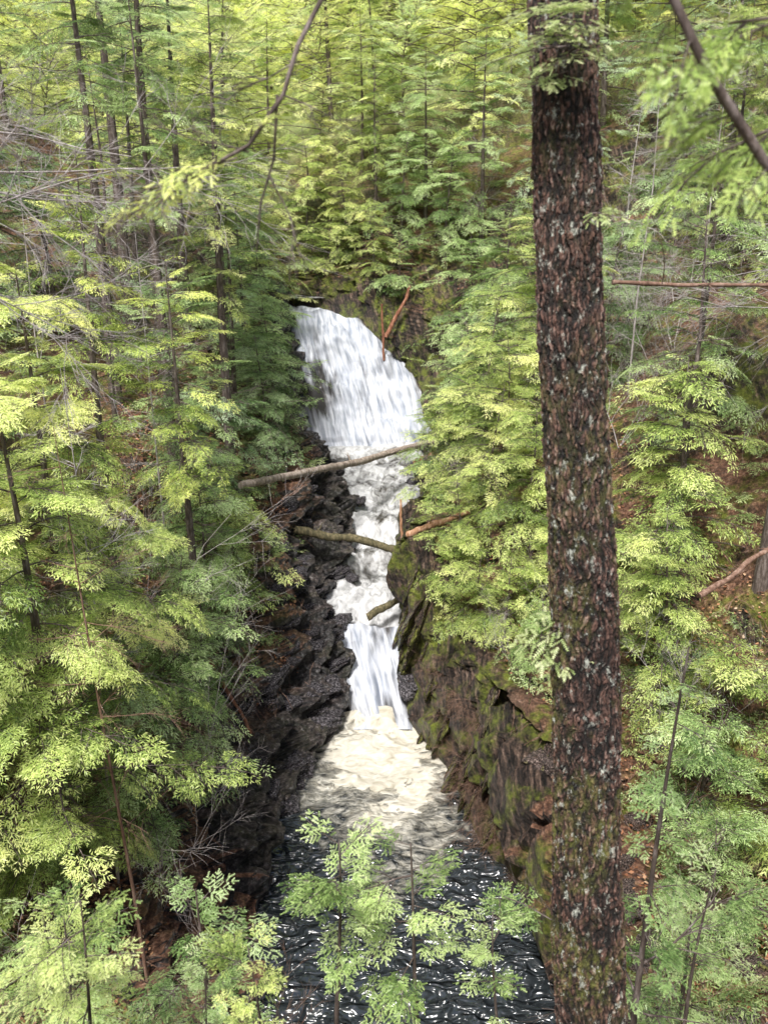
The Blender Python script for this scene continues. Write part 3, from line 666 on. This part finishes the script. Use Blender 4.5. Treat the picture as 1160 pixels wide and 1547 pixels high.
cx=np.interp(zs,[4.6,7.47,10.47,12.81,21],[1.39,1.196,.988,.797,.2]);cy=np.interp(zs,[4.6,7.47,10.47,12.81,21],[3.45,3.8,4.2,4.6,5.9])
k_=np.hanning(161);k_/=k_.sum()
cxp=np.pad(cx,80,mode='edge');cx2=np.convolve(cxp,k_,'valid');cyp=np.pad(cy,80,mode='edge');cy2=np.convolve(cyp,k_,'valid')
w_=(zs>6.3)&(zs<13.0);cx=np.where(w_,cx2,cx);cy=np.where(w_,cy2,cy)
cx=cx+.012*np.sin(zs*2.1)
R=np.interp(zs,[5.6,6.3,7.0,7.47,10.47,12.81,21],[.34,.26,.212,.200,.162,.152,.05])
K=250;th=np.arange(K)/K*2*np.pi
Tn,Zn=np.meshgrid(th,zs);Rn=np.repeat(R[:,None],K,1)
Pc=np.stack([np.cos(Tn)*.17,np.sin(Tn)*.17,Zn],-1).reshape(-1,3)
wp=Pc+np.stack([fbm(Pc*14,3,61),fbm(Pc*14,3,62),fbm(Pc*8,3,63)*2.5],-1)*.024
f1,f2,idd=worley(wp*np.array([88,88,28.]),64)
g1,g2,id2=worley(wp*np.array([36,36,5.5]),65)
pl=np.clip((f2-f1)*2.6,0,1);pl2=np.clip((g2-g1)*2.8,0,1)
plate=pl*.5*(.25+.75*pl2)+pl2*.5
hgt=(plate-.6)*.015+(idd-.5)*.006+(id2-.5)*.010+fbm(Pc*22,3,66)*.005+fbm(Pc*3,2,67)*.012
Rr=Rn.ravel()+hgt
V=np.stack([np.repeat(cx,K)+np.cos(Tn).ravel()*Rr,np.repeat(cy,K)+np.sin(Tn).ravel()*Rr,Zn.ravel()],-1)
i=np.arange(len(zs)-1)[:,None]*K;j=np.arange(K)[None,:];j2=(j+1)%K
F=np.stack([i+j,i+j2,i+K+j2,i+K+j],-1).reshape(-1,4)
big=add('spruce_tree',None,label='large scaly reddish brown trunk with lichen and moss',category='tree')
add('trunk',make_mesh('trunk',V,F,M_BIG,False,{'plate':plate,'pid':idd}),big)
rg=random.Random(31)
def part_spray(parent,pos,az,el,L,tone,tint=(1,1,1)):
    C=Crown(0);C.branch(pos,az,el,L,rg,.2,tone);tm,cm=C.meshes('foliage_spray');bo=add('branch',tm,parent);q=add('foliage_spray',cm,bo);q.color=(*tint,1)
for a in [((.82,4.4,12.62),-2.2,.15,.36,.15),((.82,4.4,12.66),-1.6,.1,.34,.15),((.82,4.4,12.6),-2.8,.0,.38,.1),((.82,4.4,12.55),-1.9,.0,.3,.1),((.82,4.4,12.7),-2.5,.1,.4,.1),((.82,4.4,12.58),-1.2,.1,.34,.1),((.82,4.4,12.5),-2.4,-.2,.3,.1),((1.02,4.1,9.95),-2.75,-.35,.36,.1),((1.02,4.1,9.8),-2.6,-.5,.3,.1),((.93,4.3,11.9),-.9,.1,.2,.0)]:
    part_spray(big,*a)
C=Crown(0)
for k in range(10): C.branch((.3+rg.uniform(-.02,.02),5.6,16+k*.4),rg.uniform(0,6.28),.1,.6,rg,.2,0)
tm,cm=C.meshes();add('crown',cm,big)
for p_,az_,L_ in [((-.46,3.26,12.14),2.9,.22),((-.62,3.25,12.06),3.6,.22),((-.7,3.28,12.02),2.5,.22),((-.55,3.25,12.1),4.1,.18),((-.78,3.3,11.98),3.1,.22),((-.34,3.3,12.25),-2.4,.16)]:
    part_spray(big,p_,az_,-.25,L_,.25,(1.1,1.1,.66))
mb=MB();rg=random.Random(14)
V,F=tube([(.6,4.9,15.2),(.25,4.1,14.3),(-.08,3.55,13.2),(-.14,3.48,12.85),(-.2,3.4,12.62),(-.29,3.33,12.45),(-.34,3.3,12.30),(-.46,3.26,12.14),(-.62,3.25,12.06),(-.78,3.3,11.98)],[.035,.028,.013,.010,.009,.0085,.008,.007,.005,.003],8);mb.add(V,F)
V,F=tube([(-.36,3.3,12.3),(-.38,3.3,12.1),(-.44,3.35,11.95),(-.47,3.4,11.78)],[.006,.005,.004,.002],6);mb.add(V,F)
for p,d,L in [((-.46,3.26,12.12),(-.8,.1,.2),.35),((-.62,3.25,12.06),(-.6,0,-.5),.3),((-.4,3.3,12.05),(.3,.1,-.8),.3),((-.2,3.4,12.6),(-.8,0,.3),.3),((-.34,3.3,12.3),(.6,.1,-.2),.25),((-.5,3.25,12.1),(-1,0,-.1),.5),((-.3,3.32,12.4),(-.7,0,-.4),.3),((-.12,3.5,12.9),(.5,0,-.5),.3)]:
    bare(mb,np.array(p),np.array(d),L,.0035,2,rg,5)
V,F=mb.get();add('limb',make_mesh('limb',V,F,M_BARK,True),big)

# overhanging hemlock beside the viewpoint
ov=add('hemlock_tree',None,label='hemlock with mossy limb and hanging green sprays',category='tree')
C=Crown(0);rg=random.Random(41)
V,F=tube([(2.7,3.2,5.5),(2.65,3.2,9),(2.6,3.2,13),(2.6,3.3,16)],[.16,.13,.1,.06],12);C.mb.add(V,F)
def limb(pts,rad,n,Ls,tone):
    P_=np.array(pts,float);V,F=tube(P_,rad,8);C.mb.add(V,F)
    t=np.linspace(0,1,len(P_))
    for k in range(n):
        q=rg.uniform(.25,1);p=np.array([np.interp(q,t,P_[:,i_]) for i_ in range(3)])
        d=P_[-1]-P_[0];az=math.atan2(d[1],d[0])+rg.choice([-1,1])*rg.uniform(.2,1.2)
        C.branch(p,az,rg.uniform(-.9,-.1),rg.uniform(*Ls),rg,.35,tone+rg.uniform(-.2,.15))
limb([(2.65,3.0,11.4),(1.5,2.75,11.72),(1.07,2.7,12.08),(.88,2.68,12.3),(.74,2.65,12.5),(.62,2.65,12.8)],[.035,.02,.016,.015,.013,.011],16,(.12,.26),.0)
limb([(2.6,3.3,12.9),(2.1,3.2,12.65),(1.6,3.2,12.55),(1.1,3.2,12.5)],[.02,.014,.008,.004],18,(.15,.35),.0)
limb([(2.6,3.3,12.4),(2.0,3.4,12.35),(1.5,3.5,12.25),(1.2,3.6,12.1)],[.02,.012,.008,.004],18,(.15,.35),.05)
tm,cm=C.meshes();add('trunk',tm,ov);o=add('crown',cm,ov);o.color=(1.,1.08,.7,1)

# ------------------------------------------------------------------ light, world, camera
w=bpy.data.worlds.new('World');scene.world=w;w.use_nodes=True;nt=w.node_tree
bg=nt.nodes['Background'];sky=nt.nodes.new('ShaderNodeTexSky');sky.sky_type='NISHITA';sky.sun_disc=False
EL,AZ=math.radians(60),math.radians(200)
sky.sun_elevation=EL;sky.sun_rotation=AZ;sky.dust_density=4;sky.air_density=1
nt.links.new(sky.outputs[0],bg.inputs[0]);bg.inputs[1].default_value=.15
sl=bpy.data.lights.new('Sun','SUN');sl.energy=5;sl.angle=math.radians(10);sl.color=(1,.98,.95)
so=bpy.data.objects.new('Sun',sl);COL.objects.link(so)
d=Vector((math.sin(AZ)*math.cos(EL),math.cos(AZ)*math.cos(EL),math.sin(EL)))
so.rotation_euler=d.to_track_quat('Z','Y').to_euler()
cam=bpy.data.cameras.new('Camera');co=bpy.data.objects.new('Camera',cam);COL.objects.link(co)
co.location=(0,0,12);co.rotation_euler=(math.radians(70),0,0)
cam.sensor_fit='VERTICAL';cam.sensor_height=24;cam.lens=12/math.tan(math.radians(30));cam.clip_start=.05;cam.clip_end=1000
cam.dof.use_dof=True;cam.dof.focus_distance=9.5;cam.dof.aperture_fstop=(cam.lens/1000)/.013
scene.camera=co
scene.view_settings.view_transform='Standard';scene.view_settings.look='None';scene.view_settings.exposure=0
